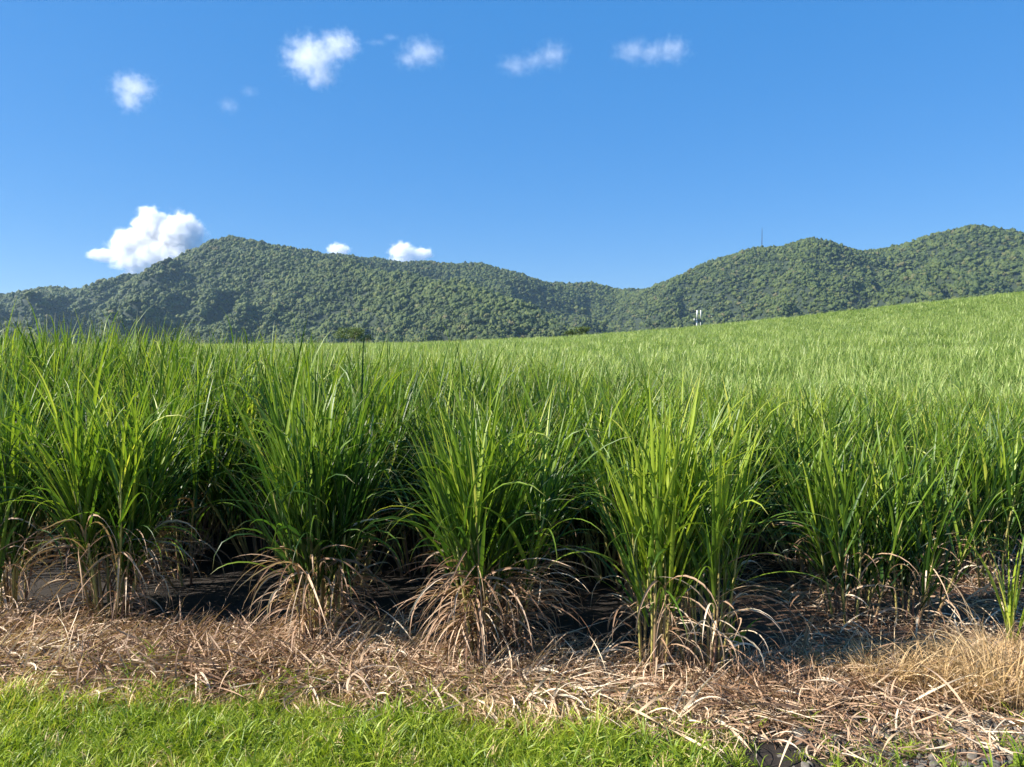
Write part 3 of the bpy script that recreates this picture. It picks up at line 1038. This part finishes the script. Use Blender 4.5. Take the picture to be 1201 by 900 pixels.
v, f, a = tube((0, 0, Hm - 6), (0, 0, Hm), .34, .18, 2, 6, (0, 0), False)
link_mesh("antenna_rod", v, f, M_DARK, True, rm)


print('t clouds', time.time() - _t0)
# ------------------------------------------------------------------ clouds: closed volumes of lit droplets
def cloud(label, lobes, D, dens, soft=.35, nscale=3.2, namp=1.0, detail=7, thick=1.0):
    """lobes: (px, py, rx_px, ry_px)"""
    pc = [(at(px, py, D), rx * D / F_PX, ry * D / F_PX) for px, py, rx, ry in lobes]
    C = np.mean([p[0] for p in pc], 0)
    me_parts = []
    for p, rx, ry in pc:
        bm = bmesh.new(); bmesh.ops.create_icosphere(bm, subdivisions=3, radius=1.0)
        vv = np.array([q.co[:] for q in bm.verts]); ff = np.array([[q.index for q in k.verts] for k in bm.faces]); bm.free()
        vv = vv * np.array([rx, min(rx, ry * 1.3) * thick, ry]) * 1.3 + (p - C)
        me_parts.append((vv, ff, {}))
    v, f, _ = merge(me_parts)
    o = link_mesh("cloud", v, f, [])
    md = o.modifiers.new("union", 'REMESH'); md.mode = 'VOXEL'; md.voxel_size = max(min(min(r[1], r[2]) for r in pc) / 5, 12)
    dg = bpy.context.evaluated_depsgraph_get()
    me = bpy.data.meshes.new_from_object(o.evaluated_get(dg))
    o.modifiers.clear(); o.data = me
    o.location = C
    N = NT("cloud_vapour")
    tc = N.n("ShaderNodeTexCoord").outputs["Object"]
    dmax = None
    for p, rx, ry in pc:
        mp = N.n("ShaderNodeMapping"); mp.vector_type = 'TEXTURE'
        mp.inputs["Location"].default_value = tuple(p - C)
        mp.inputs["Scale"].default_value = (rx, min(rx, ry * 1.3) * thick, ry)
        N.l(tc, mp.inputs["Vector"])
        ln = N.n("ShaderNodeVectorMath", operation='LENGTH'); N.l(mp.outputs[0], ln.inputs[0])
        dd = N.math('SUBTRACT', 1.0, ln.outputs["Value"])
        dmax = dd if dmax is None else N.math('MAXIMUM', dmax, dd)
    size = max(r[1] for r in pc)
    nz = N.noise(tc, nscale / size, detail, .62, .3)
    fld = N.math('ADD', dmax, N.math('MULTIPLY', N.math('SUBTRACT', nz, .50), namp * 1.6))
    den = N.math('DIVIDE', fld, soft)
    den = N.math('MINIMUM', N.math('MAXIMUM', den, 0.0), 1.0)
    den = N.math('MULTIPLY', N.math('MULTIPLY', den, den), dens)
    pv = N.n("ShaderNodeVolumePrincipled")
    pv.inputs["Color"].default_value = (.995, .995, .995, 1)
    pv.inputs["Anisotropy"].default_value = .0
    N.l(den, pv.inputs["Density"])
    N.l(pv.outputs[0], N.out.inputs["Volume"])
    try: N.m.cycles.volume_step_rate = .45
    except Exception: pass
    me.materials.clear(); me.materials.append(N.m)
    tag(o, label, "cloud", "small fair weather clouds")
    return o


CD = 8000
cloud("large bright white cumulus rising behind the left shoulder of the left hill", [(178, 268, 22, 28), (160, 292, 32, 26), (213, 276, 31, 27), (190, 305, 60, 28), (122, 300, 22, 9), (140, 283, 7, 6)], CD, .025, .34, 5.0, .85)
cloud("small white cumulus top behind the crest just right of the left hill's peak", [(397, 294, 15, 10)], CD, .02, .4, 3)
cloud("bright low cumulus top behind the crest in the middle of the left range", [(472, 295, 18, 12), (494, 298, 16, 9), (480, 305, 26, 8)], CD, .02, .4, 4)
cloud("largest white puff high in the sky left of centre", [(365, 68, 38, 29), (396, 54, 30, 21), (376, 90, 24, 17)], CD, .0065, .9, 4.4, 1.2)
cloud("small ragged white puff alone at the upper left", [(156, 103, 30, 20), (153, 116, 20, 19)], CD, .0055, .9, 4, 1.25)
cloud("soft oval pale cloud just right of the largest puff", [(495, 62, 31, 20), (478, 70, 18, 12)], CD, .0036, 1.0, 3.4, 1.25)
cloud("thin wisp between the largest puff and the oval cloud", [(458, 44, 12, 6), (442, 50, 18, 5)], CD, .002, .9, 3.6)
cloud("faint ragged translucent cloud right of centre with raised right end", [(606, 77, 28, 15), (628, 71, 24, 14), (648, 64, 24, 19)], CD, .0022, 1.0, 3.2, 1.25)
cloud("thin pale cloud farthest right in the upper sky", [(743, 60, 30, 17), (766, 62, 28, 17), (787, 59, 27, 19)], CD, .0024, 1.0, 3.2, 1.25)
cloud("barely visible wisp below left of the largest puff", [(268, 124, 15, 12), (292, 107, 14, 8)], CD, .0012, .8, 2.4)

print('t haze', time.time() - _t0)
# ------------------------------------------------------------------ haze
bx0, bx1, by0, by1, bz0, bz1 = -6400, 6400, -6400, 6400, -60, 345
v = np.array([(x, y, z) for x in (bx0, bx1) for y in (by0, by1) for z in (bz0, bz1)], float)
f = np.array([[0, 1, 3, 2], [4, 6, 7, 5], [0, 4, 5, 1], [2, 3, 7, 6], [0, 2, 6, 4], [1, 5, 7, 3]])
N = NT("haze_air")
pv = N.n("ShaderNodeVolumePrincipled")
pv.inputs["Color"].default_value = (.50, .74, 1.0, 1)
pv.inputs["Density"].default_value = 0.00006
pv.inputs["Anisotropy"].default_value = .3
N.l(pv.outputs[0], N.out.inputs["Volume"])
hz = link_mesh("haze", v, f, N.m)
tag(hz, kind="stuff")

# ------------------------------------------------------------------ light
SUN_AZ = math.radians(-104)      # measured from +Y (view direction) towards +X: sun on the left
SUN_EL = math.radians(38)
w = bpy.data.worlds.new("World"); scene.world = w; w.use_nodes = True
nt = w.node_tree; nt.nodes.clear()
wo = nt.nodes.new("ShaderNodeOutputWorld"); bg = nt.nodes.new("ShaderNodeBackground")
sky = nt.nodes.new("ShaderNodeTexSky"); sky.sky_type = 'NISHITA'; sky.sun_disc = False
sky.sun_elevation = SUN_EL; sky.sun_rotation = SUN_AZ
sky.altitude = 900; sky.air_density = 1.0; sky.dust_density = .15; sky.ozone_density = 3.0
bg.inputs["Strength"].default_value = 0.060
hs = nt.nodes.new('ShaderNodeHueSaturation'); hs.inputs['Saturation'].default_value = 1.1
hs.inputs['Hue'].default_value = .502
nt.links.new(sky.outputs[0], hs.inputs['Color']); 
mxs = nt.nodes.new('ShaderNodeMix'); mxs.data_type = 'RGBA'; mxs.inputs[0].default_value = .56
mxs.inputs[7].default_value = (.10, 2.22, 6.4, 1)
nt.links.new(hs.outputs[0], mxs.inputs[6]); nt.links.new(mxs.outputs[2], bg.inputs[0]); nt.links.new(bg.outputs[0], wo.inputs[0])
sd = bpy.data.lights.new("sun", 'SUN'); sd.energy = 4.9; sd.angle = math.radians(.53); sd.color = (1, .93, .82)
so = bpy.data.objects.new("sun", sd); COL.objects.link(so)
dirv = Vector((math.sin(SUN_AZ) * math.cos(SUN_EL), math.cos(SUN_AZ) * math.cos(SUN_EL), math.sin(SUN_EL)))
so.rotation_euler = dirv.to_track_quat('Z', 'Y').to_euler()
so.location = (0, 0, 50)

vs = scene.view_settings
vs.view_transform = 'Standard'; vs.look = 'None'; vs.exposure = 1.28; vs.gamma = 1; vs.use_curve_mapping = False
scene.render.engine = 'CYCLES'
cy = scene.cycles
cy.max_bounces = 9; cy.diffuse_bounces = 2; cy.glossy_bounces = 2; cy.transmission_bounces = 4; cy.volume_bounces = 8; cy.use_adaptive_sampling = True; cy.adaptive_threshold = 0.02
cy.use_denoising = True
try: cy.denoiser = 'OPENIMAGEDENOISE'
except Exception: pass
